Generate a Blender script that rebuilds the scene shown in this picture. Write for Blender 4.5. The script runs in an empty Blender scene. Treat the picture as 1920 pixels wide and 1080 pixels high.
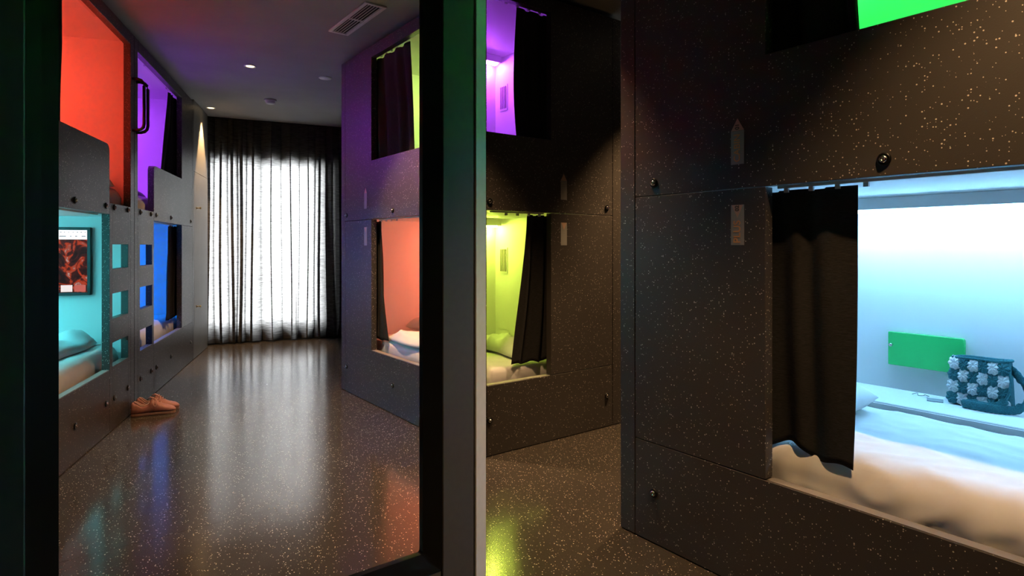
import bpy, bmesh, math, random
from mathutils import Vector, Matrix, noise

random.seed(7)
S = bpy.context.scene
COL = S.collection

# ------------------------------------------------------------------ camera
cam_d = bpy.data.cameras.new('camera')
cam = bpy.data.objects.new('camera', cam_d)
COL.objects.link(cam)
cam.location = (0, 0, 1.2)
cam.rotation_euler = (math.radians(90), 0, math.atan2(.7983, .6022))
cam_d.sensor_width = 36
cam_d.lens = 36 * 1140 / 1920
cam_d.shift_y = -79 / 1920
cam_d.clip_start = .02
S.camera = cam

# ------------------------------------------------------------------ world, exposure
W = bpy.data.worlds.new('world')
S.world = W
W.use_nodes = True
wn = W.node_tree.nodes
wn['Background'].inputs['Color'].default_value = (.93, .97, 1, 1)
wn['Background'].inputs['Strength'].default_value = 28.0
S.view_settings.view_transform = 'Standard'
S.view_settings.look = 'None'
S.view_settings.exposure = .22
S.view_settings.gamma = 1
S.view_settings.use_curve_mapping = False
S.cycles.max_bounces = 12
S.cycles.diffuse_bounces = 6
S.cycles.transparent_max_bounces = 16
S.cycles.sample_clamp_indirect = 6
S.cycles.caustics_reflective = False
S.cycles.use_denoising = True

CEIL = 2.76          # ceiling height
LED = 56.0           # strength of the coloured strips
SPOT = 240.0          # strength of the warm downlights

# ------------------------------------------------------------------ materials
MATS = {}


def principled(name, color, rough=.5, metal=0, spec=.5, **kw):
    m = bpy.data.materials.new(name)
    m.use_nodes = True
    b = m.node_tree.nodes['Principled BSDF']
    b.inputs['Base Color'].default_value = (*color, 1)
    b.inputs['Roughness'].default_value = rough
    b.inputs['Metallic'].default_value = metal
    b.inputs['Specular IOR Level'].default_value = spec
    for k, v in kw.items():
        b.inputs[k].default_value = v
    MATS[name] = m
    return m


def nodes(m):
    return m.node_tree.nodes, m.node_tree.links, m.node_tree.nodes['Principled BSDF']


def speckle(name, base, fleck, rough, scale, frac, radius, bump=0.0, tint=.25, spec=.5):
    m = principled(name, base, rough, spec=spec)
    n, l, b = nodes(m)
    tc = n.new('ShaderNodeTexCoord')
    vo = n.new('ShaderNodeTexVoronoi')
    vo.inputs['Scale'].default_value = scale
    l.new(tc.outputs['Object'], vo.inputs['Vector'])
    sep = n.new('ShaderNodeSeparateColor')
    l.new(vo.outputs['Color'], sep.inputs[0])
    mr = n.new('ShaderNodeMapRange')
    mr.inputs['From Min'].default_value = 1 - frac
    mr.inputs['From Max'].default_value = 1
    mr.inputs['To Min'].default_value = 0
    mr.inputs['To Max'].default_value = radius
    pw_ = n.new('ShaderNodeMath')
    pw_.operation = 'POWER'
    pw_.inputs[1].default_value = 2.0
    mr.inputs['To Max'].default_value = 1
    l.new(sep.outputs[0], mr.inputs['Value'])
    l.new(mr.outputs[0], pw_.inputs[0])
    sc_ = n.new('ShaderNodeMath')
    sc_.operation = 'MULTIPLY'
    sc_.inputs[1].default_value = radius
    l.new(pw_.outputs[0], sc_.inputs[0])
    lt = n.new('ShaderNodeMath')
    lt.operation = 'LESS_THAN'
    l.new(vo.outputs['Distance'], lt.inputs[0])
    l.new(sc_.outputs[0], lt.inputs[1])
    no = n.new('ShaderNodeTexNoise')
    no.inputs['Scale'].default_value = 3.0
    no.inputs['Detail'].default_value = 6
    l.new(tc.outputs['Object'], no.inputs['Vector'])
    ra = n.new('ShaderNodeMapRange')
    ra.inputs['To Min'].default_value = 1 - tint
    ra.inputs['To Max'].default_value = 1 + tint
    l.new(no.outputs[0], ra.inputs['Value'])
    mul = n.new('ShaderNodeMix')
    mul.data_type = 'RGBA'
    mul.blend_type = 'MULTIPLY'
    mul.inputs['Factor'].default_value = 1
    mul.inputs['A'].default_value = (*base, 1)
    l.new(ra.outputs[0], mul.inputs['B'])
    mx = n.new('ShaderNodeMix')
    mx.data_type = 'RGBA'
    mx.inputs['B'].default_value = (*fleck, 1)
    l.new(lt.outputs[0], mx.inputs['Factor'])
    l.new(mul.outputs['Result'], mx.inputs['A'])
    l.new(mx.outputs['Result'], b.inputs['Base Color'])
    rr = n.new('ShaderNodeMapRange')
    rr.inputs['To Min'].default_value = rough * .85
    rr.inputs['To Max'].default_value = rough * 1.2
    l.new(no.outputs[0], rr.inputs['Value'])
    l.new(rr.outputs[0], b.inputs['Roughness'])
    if bump:
        n2 = n.new('ShaderNodeTexNoise')
        n2.inputs['Scale'].default_value = 220
        n2.inputs['Detail'].default_value = 3
        l.new(tc.outputs['Object'], n2.inputs['Vector'])
        bp = n.new('ShaderNodeBump')
        bp.inputs['Strength'].default_value = bump
        bp.inputs['Distance'].default_value = .002
        l.new(n2.outputs[0], bp.inputs['Height'])
        l.new(bp.outputs[0], b.inputs['Normal'])
    return m


def noisy(name, c1, c2, scale, rough=.7, stretch=(1, 1, 1), bump=.0, detail=4, **kw):
    m = principled(name, c1, rough, **kw)
    n, l, b = nodes(m)
    tc = n.new('ShaderNodeTexCoord')
    mp = n.new('ShaderNodeMapping')
    mp.inputs['Scale'].default_value = stretch
    l.new(tc.outputs['Object'], mp.inputs[0])
    no = n.new('ShaderNodeTexNoise')
    no.inputs['Scale'].default_value = scale
    no.inputs['Detail'].default_value = detail
    l.new(mp.outputs[0], no.inputs['Vector'])
    cr = n.new('ShaderNodeValToRGB')
    cr.color_ramp.elements[0].position = .3
    cr.color_ramp.elements[1].position = .7
    cr.color_ramp.elements[0].color = (*c1, 1)
    cr.color_ramp.elements[1].color = (*c2, 1)
    l.new(no.outputs[0], cr.inputs[0])
    l.new(cr.outputs[0], b.inputs['Base Color'])
    if bump:
        bp = n.new('ShaderNodeBump')
        bp.inputs['Strength'].default_value = bump
        bp.inputs['Distance'].default_value = .004
        l.new(no.outputs[0], bp.inputs['Height'])
        l.new(bp.outputs[0], b.inputs['Normal'])
    return m


def emitter(name, color, strength):
    m = principled(name, (0, 0, 0), .5)
    b = m.node_tree.nodes['Principled BSDF']
    b.inputs['Emission Color'].default_value = (*color, 1)
    b.inputs['Emission Strength'].default_value = strength
    return m


PANEL = speckle('speckled_laminate', (.064, .057, .052), (.68, .62, .54), .40, 150, .50, .35, bump=.12, tint=.2, spec=.34)
FLOORM = speckle('speckled_rubber_floor', (.056, .048, .040), (.74, .68, .58), .155, 150, .52, .38, bump=.03, tint=.3, spec=1.0)
CEILM = noisy('ceiling_paint', (.30, .30, .285), (.34, .34, .325), 3, .8)
WALLM = noisy('dark_wall_paint', (.024, .022, .020), (.030, .028, .025), 4, .75)
WALLG = noisy('grey_wall_paint', (.10, .095, .085), (.12, .112, .10), 4, .7)
LINING = noisy('white_lining', (.86, .86, .86), (.90, .90, .90), 2, .45)
EDGE = noisy('panel_edge_band', (.26, .24, .22), (.32, .30, .28), 8, .4)
CLOTH = noisy('curtain_cloth', (.022, .021, .021), (.038, .037, .037), 60, .95, stretch=(1, 1, 9), bump=.25, spec=.1)
SHEET = noisy('white_bed_linen', (.78, .77, .76), (.84, .83, .82), 14, .85, bump=.03, spec=.2)
DUVET = noisy('white_duvet', (.76, .76, .77), (.83, .83, .84), 9, .85, bump=.05, spec=.2)
BOLTM = principled('black_bolt', (.012, .012, .012), .35, .6)
STEEL = principled('bolt_steel', (.55, .53, .50), .25, 1)
BLACKM = principled('black_metal', (.012, .012, .012), .35, .3)
GASKET = principled('black_gasket', (.006, .006, .006), .3)
STILE = noisy('dark_frame_metal', (.085, .079, .074), (.095, .088, .082), 60, .5, metal=.0)
ALU = noisy('pale_aluminium', (.80, .80, .79), (.86, .86, .85), 50, .45, metal=.0)
WHITEP = principled('white_plastic', (.75, .75, .73), .4)
GREENP = principled('green_lacquer', (.012, .42, .10), .35)
BRASS = principled('brass', (.75, .52, .22), .25, 1)
LABELM = principled('label_grey', (.36, .36, .34), .5)
LABELO = principled('label_peach', (.62, .42, .31), .5)
LETTER = principled('label_letter_orange', (.80, .40, .17), .5)
LETTERD = principled('label_letter_dark', (.10, .09, .06), .5)
PINK = noisy('salmon_leather', (.48, .19, .155), (.58, .25, .21), 40, .6, bump=.1)
PINKL = principled('pale_pink_trim', (.72, .42, .34), .6)
SOLE = principled('shoe_sole', (.30, .15, .11), .6)
TEALY = noisy('teal_yarn', (.004, .062, .078), (.011, .135, .155), 260, .9, bump=1.0)
WHITEY = noisy('white_yarn', (.82, .82, .82), (.94, .94, .94), 260, .9, bump=1.0)
PHONE = principled('glass_card', (.35, .42, .45), .15)


def glass_mat(name, refl=.06, tint=(1, 1, 1)):
    m = bpy.data.materials.new(name)
    m.use_nodes = True
    n, l = m.node_tree.nodes, m.node_tree.links
    n.clear()
    out = n.new('ShaderNodeOutputMaterial')
    mix = n.new('ShaderNodeMixShader')
    tr = n.new('ShaderNodeBsdfTransparent')
    tr.inputs[0].default_value = (*tint, 1)
    gl = n.new('ShaderNodeBsdfGlossy')
    gl.inputs['Roughness'].default_value = .0
    lw = n.new('ShaderNodeLayerWeight')
    lw.inputs[0].default_value = .12
    mu = n.new('ShaderNodeMath')
    mu.operation = 'MULTIPLY'
    mu.inputs[1].default_value = refl
    l.new(lw.outputs['Fresnel'], mu.inputs[0])
    l.new(mu.outputs[0], mix.inputs[0])
    l.new(tr.outputs[0], mix.inputs[1])
    l.new(gl.outputs[0], mix.inputs[2])
    l.new(mix.outputs[0], out.inputs[0])
    return m


PANE = glass_mat('clear_mirror_pane', .5)  # mirror glass made see-through; its reflection is built as geometry behind it
WPANE = glass_mat('window_glass', .8)


def sheer_mat():
    m = bpy.data.materials.new('sheer_curtain_cloth')
    m.use_nodes = True
    n, l = m.node_tree.nodes, m.node_tree.links
    n.clear()
    out = n.new('ShaderNodeOutputMaterial')
    tc = n.new('ShaderNodeTexCoord')
    mp = n.new('ShaderNodeMapping')
    mp.inputs['Scale'].default_value = (5, 5, 95)
    l.new(tc.outputs['Object'], mp.inputs[0])
    no = n.new('ShaderNodeTexNoise')
    no.inputs['Scale'].default_value = 1.6
    no.inputs['Detail'].default_value = 5
    no.inputs['Roughness'].default_value = .7
    l.new(mp.outputs[0], no.inputs['Vector'])
    cr = n.new('ShaderNodeValToRGB')
    cr.color_ramp.elements[0].position = .34
    cr.color_ramp.elements[1].position = .60
    cr.color_ramp.elements[0].color = (.03, .03, .03, 1)
    cr.color_ramp.elements[1].color = (.34, .34, .335, 1)
    l.new(no.outputs[0], cr.inputs[0])
    df = n.new('ShaderNodeBsdfDiffuse')
    df.inputs[0].default_value = (.115, .105, .09, 1)
    tl = n.new('ShaderNodeBsdfTranslucent')
    l.new(cr.outputs[0], tl.inputs[0])
    tr = n.new('ShaderNodeBsdfTransparent')
    l.new(cr.outputs[0], tr.inputs[0])
    m1 = n.new('ShaderNodeMixShader')
    m1.inputs[0].default_value = .62
    l.new(df.outputs[0], m1.inputs[1])
    l.new(tl.outputs[0], m1.inputs[2])
    m2 = n.new('ShaderNodeMixShader')
    m2.inputs[0].default_value = .05
    l.new(m1.outputs[0], m2.inputs[1])
    l.new(tr.outputs[0], m2.inputs[2])
    l.new(m2.outputs[0], out.inputs[0])
    return m


SHEER = sheer_mat()

# ------------------------------------------------------------------ mesh helpers


def tag(o, label=None, cat=None, group=None, kind=None):
    if label:
        o['label'] = label
    if cat:
        o['category'] = cat
    if group:
        o['group'] = group
    if kind:
        o['kind'] = kind
    return o


def empty(name, mat=None, parent=None):
    o = bpy.data.objects.new(name, None)
    o.empty_display_size = .1
    COL.objects.link(o)
    if mat is not None:
        o.matrix_world = mat
    if parent:
        o.parent = parent
    return o


class MB:
    """collects geometry for one mesh object"""

    def __init__(self):
        self.bm = bmesh.new()

    def box(self, x0, x1, y0, y1, z0, z1, bev=0.0, seg=1):
        x0, x1 = min(x0, x1), max(x0, x1)
        y0, y1 = min(y0, y1), max(y0, y1)
        z0, z1 = min(z0, z1), max(z0, z1)
        r = bmesh.ops.create_cube(self.bm, size=1)
        vs = r['verts']
        for v in vs:
            v.co = Vector(((x0 + x1) / 2 + v.co.x * (x1 - x0), (y0 + y1) / 2 + v.co.y * (y1 - y0), (z0 + z1) / 2 + v.co.z * (z1 - z0)))
        if bev:
            es = list({e for v in vs for e in v.link_edges})
            bmesh.ops.bevel(self.bm, geom=es, offset=bev, segments=seg, affect='EDGES', profile=.5)
        return self

    def prism(self, pts, axis, a0, a1, bev=0.0, seg=1, edges='all'):
        """extrude outline pts along axis ('x','y','z') from a0 to a1"""
        def P(p, a):
            if axis == 'y':
                return (p[0], a, p[1])
            if axis == 'z':
                return (p[0], p[1], a)
            return (a, p[0], p[1])
        va = [self.bm.verts.new(P(p, a0)) for p in pts]
        vb = [self.bm.verts.new(P(p, a1)) for p in pts]
        n = len(pts)
        fs = [self.bm.faces.new(va), self.bm.faces.new(vb[::-1])]
        for i in range(n):
            fs.append(self.bm.faces.new((va[i], vb[i], vb[(i + 1) % n], va[(i + 1) % n])))
        bmesh.ops.recalc_face_normals(self.bm, faces=fs)
        if bev:
            es = [e for f in fs[:2] for e in f.edges]
            if edges == 'all':
                es = list({e for f in fs for e in f.edges})
            bmesh.ops.bevel(self.bm, geom=es, offset=bev, segments=seg, affect='EDGES', profile=.5)
        return self

    def lathe(self, prof, c=(0, 0, 0), axis='z', n=24, cap=True):
        rings = []
        for r, h in prof:
            ring = []
            for i in range(n):
                a = 2 * math.pi * i / n
                p = (r * math.cos(a), r * math.sin(a), h)
                if axis == 'y':
                    p = (p[0], p[2], p[1])
                elif axis == 'x':
                    p = (p[2], p[0], p[1])
                ring.append(self.bm.verts.new((p[0] + c[0], p[1] + c[1], p[2] + c[2])))
            rings.append(ring)
        fs = []
        for a, b in zip(rings, rings[1:]):
            for i in range(n):
                fs.append(self.bm.faces.new((a[i], a[(i + 1) % n], b[(i + 1) % n], b[i])))
        if cap:
            fs.append(self.bm.faces.new(rings[0][::-1]))
            fs.append(self.bm.faces.new(rings[-1]))
        bmesh.ops.recalc_face_normals(self.bm, faces=fs)
        return self

    def tube(self, pts, r, n=10, flat=1.0, closed=False):
        pts = [Vector(p) for p in pts]
        rings = []
        for i, p in enumerate(pts):
            a = pts[max(i - 1, 0)] if not closed else pts[i - 1]
            b = pts[min(i + 1, len(pts) - 1)] if not closed else pts[(i + 1) % len(pts)]
            t = (b - a).normalized()
            up = Vector((0, 0, 1)) if abs(t.z) < .95 else Vector((0, 1, 0))
            s = t.cross(up).normalized()
            u = s.cross(t).normalized()
            rr = r[i] if isinstance(r, (list, tuple)) else r
            rings.append([self.bm.verts.new(p + s * math.cos(2 * math.pi * k / n) * rr + u * math.sin(2 * math.pi * k / n) * rr * flat) for k in range(n)])
        fs = []
        m = len(rings)
        for i in range(m if closed else m - 1):
            a, b = rings[i], rings[(i + 1) % m]
            for k in range(n):
                fs.append(self.bm.faces.new((a[k], a[(k + 1) % n], b[(k + 1) % n], b[k])))
        if not closed:
            fs.append(self.bm.faces.new(rings[0][::-1]))
            fs.append(self.bm.faces.new(rings[-1]))
        bmesh.ops.recalc_face_normals(self.bm, faces=fs)
        return self

    def grid(self, fn, nu, nv, wrap=False):
        vs = [[self.bm.verts.new(fn(i / nu, j / nv)) for i in range(nu + (0 if wrap else 1))] for j in range(nv + 1)]
        for j in range(nv):
            for i in range(nu):
                i2 = (i + 1) % nu if wrap else i + 1
                self.bm.faces.new((vs[j][i], vs[j][i2], vs[j + 1][i2], vs[j + 1][i]))
        return self

    def build(self, name, mat, parent=None, smooth=False, mods=None):
        me = bpy.data.meshes.new(name)
        self.bm.to_mesh(me)
        self.bm.free()
        return link_mesh(name, me, mat, parent, smooth)


def link_mesh(name, me, mat, parent=None, smooth=False):
    o = bpy.data.objects.new(name, me)
    COL.objects.link(o)
    if isinstance(mat, (list, tuple)):
        for m in mat:
            me.materials.append(m)
    elif mat and not me.materials:
        me.materials.append(mat)
    if smooth:
        me.polygons.foreach_set('use_smooth', [True] * len(me.polygons))
    if parent:
        o.parent = parent
    return o


def dup(o, parent):
    c = o.copy()
    COL.objects.link(c)
    c.parent = parent
    return c


def frame(origin, ang):
    return Matrix.Translation(origin) @ Matrix.Rotation(ang, 4, 'Z')


# ------------------------------------------------------------------ room shell
root_floor = tag(empty('floor'), kind='structure')
seams = [-9.0, -4.82, -2.872, -.92, 1.03, 3.0]
for a, b in zip(seams, seams[1:]):
    MB().box(a + .0012, b - .0012, -2.6, 5.2, -.05, 0).build('floor_sheet', FLOORM, root_floor)
tag(MB().box(-9, 3, -2.6, 5.2, -.12, -.052).build('floor_slab', WALLM, root_floor), kind='structure')
tag(MB().box(-9.2, 3, -2.6, 5.2, CEIL, CEIL + .1).build('ceiling', CEILM), kind='structure')
tag(MB().box(3, 3.1, -2.6, 5.2, 0, CEIL).build('wall_right', WALLM), kind='structure')
tag(MB().box(-9.2, 3.1, 5.2, 5.3, 0, CEIL).build('wall_back', WALLM), kind='structure')
tag(MB().box(-9.2, 3.1, -2.7, -2.6, 0, CEIL).build('wall_front', WALLM), kind='structure')
# alcove behind the lime and violet pod, and the wall closing the room modelled as the mirror's reflection
tag(MB().box(-4.95, -1.80, 4.3, 4.4, 0, CEIL).build('wall_alcove_end', WALLM), kind='structure')
tag(MB().box(-8.3, -4.95, 3.55, 3.65, 0, CEIL).build('wall_far_side', WALLG), kind='structure')

# --- window wall, slightly turned; local x along the wall, local y outwards
wa, wb = Vector((-8.09, 1.36, 0)), Vector((-7.78, 2.91, 0))
wd = (wb - wa).normalized()
WM = frame((wa.x, wa.y, 0), math.atan2(wd.y, wd.x))   # y axis points to -x (outside)
WW = empty('wall_window', WM)
tag(WW, kind='structure')
w0, w1, z0, z1 = -.03, 1.47, .20, 2.27
off = .088
MB().box(-1.6, w0, off, off + .15, 0, CEIL).build('wall_pier', WALLG, WW)
MB().box(w1, 2.4, off, off + .15, 0, CEIL).build('wall_pier', WALLG, WW)
MB().box(w0, w1, off, off + .15, z1, CEIL).build('lintel', WALLG, WW)
MB().box(w0, w1, off, off + .15, 0, z0).build('sill_wall', WALLG, WW)
WIN = empty('window_1', WM)
tag(WIN, kind='structure')
for (a, b, c, d) in ((w0, w1, z0, z0 + .05), (w0, w1, z1 - .05, z1), (w0, w0 + .05, z0 + .05, z1 - .05), (w1 - .05, w1, z0 + .05, z1 - .05)):
    MB().box(a, b, off + .03, off + .09, c, d, .004).build('window_frame', BLACKM, WIN)
wm = .72
MB().box(wm - .035, wm + .035, off + .03, off + .09, z0 + .05, z1 - .05, .004).build('window_mullion', BLACKM, WIN)
MB().box(w0 + .05, wm - .035, off + .055, off + .061, z0 + .05, z1 - .05).build('window_pane', WPANE, WIN)
MB().box(wm + .035, w1 - .05, off + .055, off + .061, z0 + .05, z1 - .05).build('window_pane', WPANE, WIN)
tag(MB().box(-11, -8.3, -2.6, 6, -.3, -.2).build('ground_outside', WALLG), kind='structure')
# portal that guides daylight sampling through the window
pd = bpy.data.lights.new('window_portal', 'AREA')
pd.shape = 'RECTANGLE'
pd.size, pd.size_y = w1 - w0, z1 - z0
pd.cycles.is_portal = True
po = bpy.data.objects.new('window_portal', pd)
COL.objects.link(po)
po.matrix_world = WM @ Matrix.Translation(((w0 + w1) / 2, off + .12, (z0 + z1) / 2)) @ Matrix.Rotation(math.radians(-90), 4, 'X')

# --- sheer window curtain with folds
def sheer():
    n_f = 15
    rnd = random.Random(4)
    edges = [0]
    for i in range(n_f):
        edges.append(edges[-1] + rnd.uniform(.5, 1.5))
    tot = edges[-1]
    L0, L1 = -.06, 2.1

    def fn(u, v):
        s = u * tot
        k = 0
        while k < n_f - 1 and s > edges[k + 1]:
            k += 1
        t = (s - edges[k]) / (edges[k + 1] - edges[k])
        amp = .055 * (.55 + .45 * math.sin(k * 2.4) ** 2) * (.75 + .5 * v)
        d = amp * math.sin(t * 2 * math.pi)
        sw = .02 * math.sin(k * 1.7 + 3 * v) * v
        x = L0 + (L1 - L0) * u + .030 * math.sin(2 * t * 2 * math.pi + .4) + sw
        z = CEIL - .012 - (CEIL - .03) * v
        if v > .97:
            d += .02 * math.sin(u * 90)
        return (x, .0 + d, z)
    o = MB().grid(fn, 480, 40).build('window_curtain', SHEER, None, True)
    o.matrix_world = WM
    tag(o, 'floor-length sheer grey curtain gathered in folds across the bright window', 'curtain')


sheer()
rail = MB().box(-.1, 2.15, -.02, .02, CEIL - .012, CEIL - .001).build('curtain_track', BLACKM)
rail.matrix_world = WM
tag(rail, 'thin black ceiling track above the sheer window curtain', 'curtain track')

# ------------------------------------------------------------------ sleeping pods
T = .045            # front panel thickness
Z_LO, Z_HI = .405, 1.402      # lower opening
Z_UB, Z_UT, Z_EN = 1.85, 2.635, 1.475   # guard top, upper opening top, entry sill
Z_TOP = 2.722

_bolt = None


def bolt(parent, x, z):
    global _bolt
    if _bolt is None:
        b = MB()
        b.lathe([(.0195, 0), (.0195, -.004), (.017, -.0065), (.0125, -.0075), (.0115, -.0045), (.0105, -.0045), (.010, -.011), (.0075, -.0125), (.0045, -.0125), (.004, -.009)], axis='y', n=20)
        me = bpy.data.meshes.new('bolt')
        b.bm.to_mesh(me)
        b.bm.free()
        me.materials.append(BOLTM)
        me.materials.append(STEEL)
        for p in me.polygons:
            c = p.center
            if math.hypot(c.x, c.z) < .0112 and c.y < -.005:
                p.material_index = 1
            p.use_smooth = True
        _bolt = me
    o = bpy.data.objects.new('bolt', _bolt)
    COL.objects.link(o)
    o.parent = parent
    o.location = (x, 0, z)
    return o


def text_part(body, size, mat, parent, loc, rot, name='lettering'):
    c = bpy.data.curves.new(name, 'FONT')
    c.body = body
    c.size = size
    c.align_x = 'LEFT'
    c.align_y = 'CENTER'
    c.extrude = .0004
    c.offset = .0006
    t = bpy.data.objects.new('tmp_text', c)
    COL.objects.link(t)
    dg = bpy.context.evaluated_depsgraph_get()
    me = bpy.data.meshes.new_from_object(t.evaluated_get(dg))
    bpy.data.objects.remove(t)
    me.materials.clear()
    o = link_mesh(name, me, mat, parent)
    o.location = loc
    o.rotation_euler = rot
    return o


ROT_UP = (math.radians(90), math.radians(-90), 0)   # text reading upwards on a front that faces local -y


def pod_labels(P, x, detail):
    w = .0255
    pl = MB().prism([(x - w, 1.488), (x + w, 1.488), (x + w, 1.606), (x - w, 1.606)], 'y', -.0012, 0).build('cabin_label', LABELM, P)
    MB().prism([(x - w, 1.607), (x + w, 1.607), (x, 1.650)], 'y', -.0012, 0).build('label_tip', LABELO, pl)
    p2 = MB().prism([(x - w, 1.203), (x + w, 1.203), (x + w, 1.345), (x - w, 1.345)], 'y', -.0012, 0).build('plus_label', LABELM, P)
    MB().prism([(x - w + .003, 1.3445), (x, 1.300), (x + w - .003, 1.3445)], 'y', -.0018, -.0012).build('label_triangle', LABELO, p2)
    if detail:
        text_part('CABIN', .0335, LETTER, pl, (x, -.0022, 1.496), ROT_UP)
        text_part('01', .021, LETTERD, pl, (x, -.0022, 1.610), ROT_UP)
        text_part('PLUS', .0375, LETTER, p2, (x, -.0022, 1.209), ROT_UP)
        text_part('02', .021, LETTERD, p2, (x, -.0024, 1.322), ROT_UP)


def arc(cx, cz, r, a0, a1, n=6):
    return [(cx + r * math.cos(math.radians(a0 + (a1 - a0) * i / n)), cz + r * math.sin(math.radians(a0 + (a1 - a0) * i / n))) for i in range(n + 1)]


def pod_curtain(M4, X, top, bot, z0, z1, nf, seed, label, y0=.075, amp=.022, bulge=0.0, hump=0.0):
    """top/bot = (e0, e1) spans; X maps e to local x"""
    rnd = random.Random(seed)
    ph = [rnd.uniform(-.35, .35) for _ in range(nf + 2)]

    def fn(u, v):
        k = v ** 1.3
        a = top[0] + (bot[0] - top[0]) * k
        b = top[1] + (bot[1] - top[1]) * k + bulge * math.sin(v * math.pi) ** 1.2
        e = a + (b - a) * u
        f = u * nf
        i = int(f)
        env = .45 + .55 * min(1, v * 3)
        d = amp * env * math.sin(2 * math.pi * (f + ph[min(i, nf)] * math.sin(math.pi * (f - i))) + .6 * math.sin(3 * v + seed))
        d += .008 * math.sin(5 * v + 4 * u + seed) * v
        zb = z0 + hump * math.exp(-((u - .3) / .22) ** 2) - .008 * math.sin(2 * math.pi * f) * v
        z = z1 + (zb - z1) * v - .004 * (math.sin(2 * math.pi * f) > .6) * (1 - v)
        return (X(e), y0 + d, z)
    o = MB().grid(fn, 72, 40).build('berth_curtain', CLOTH, None, True)
    s = o.modifiers.new('thickness', 'SOLIDIFY')
    s.thickness = .003
    o.matrix_world = M4
    tag(o, label, 'curtain', 'dark curtains of the sleeping berths')
    return o


def slab_poly(pts, z0, z1):
    return MB().prism(pts, 'z', z0, z1)


def lining(P, X, path, zb, zt, name, color_mat, thick=.014):
    """white inner box of one berth: floor board, ceiling board, walls along path, light header + strip on back wall"""
    L = [(X(e), y) for e, y in path]
    root = MB().prism(L, 'z', zb - .014, zb).build('berth_floor', LINING, P)
    MB().prism(L, 'z', zt, zt + .014).build('berth_ceiling', LINING, P)
    cx = sum(p[0] for p in L) / len(L)
    cy = sum(p[1] for p in L) / len(L)
    for i, (p, q) in enumerate(zip(L, L[1:])):
        p, q = Vector(p), Vector(q)
        d = (q - p).normalized()
        nrm = Vector((-d.y, d.x))
        mid = (p + q) / 2
        if nrm.dot(mid - Vector((cx, cy))) < 0:
            nrm = -nrm
        quad = [p - d * .0, q + d * .0, q + nrm * thick, p + nrm * thick]
        MB().prism([(v.x, v.y) for v in quad], 'z', zb - .014, zt + .014).build('berth_wall', LINING, P)
    return root


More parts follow.
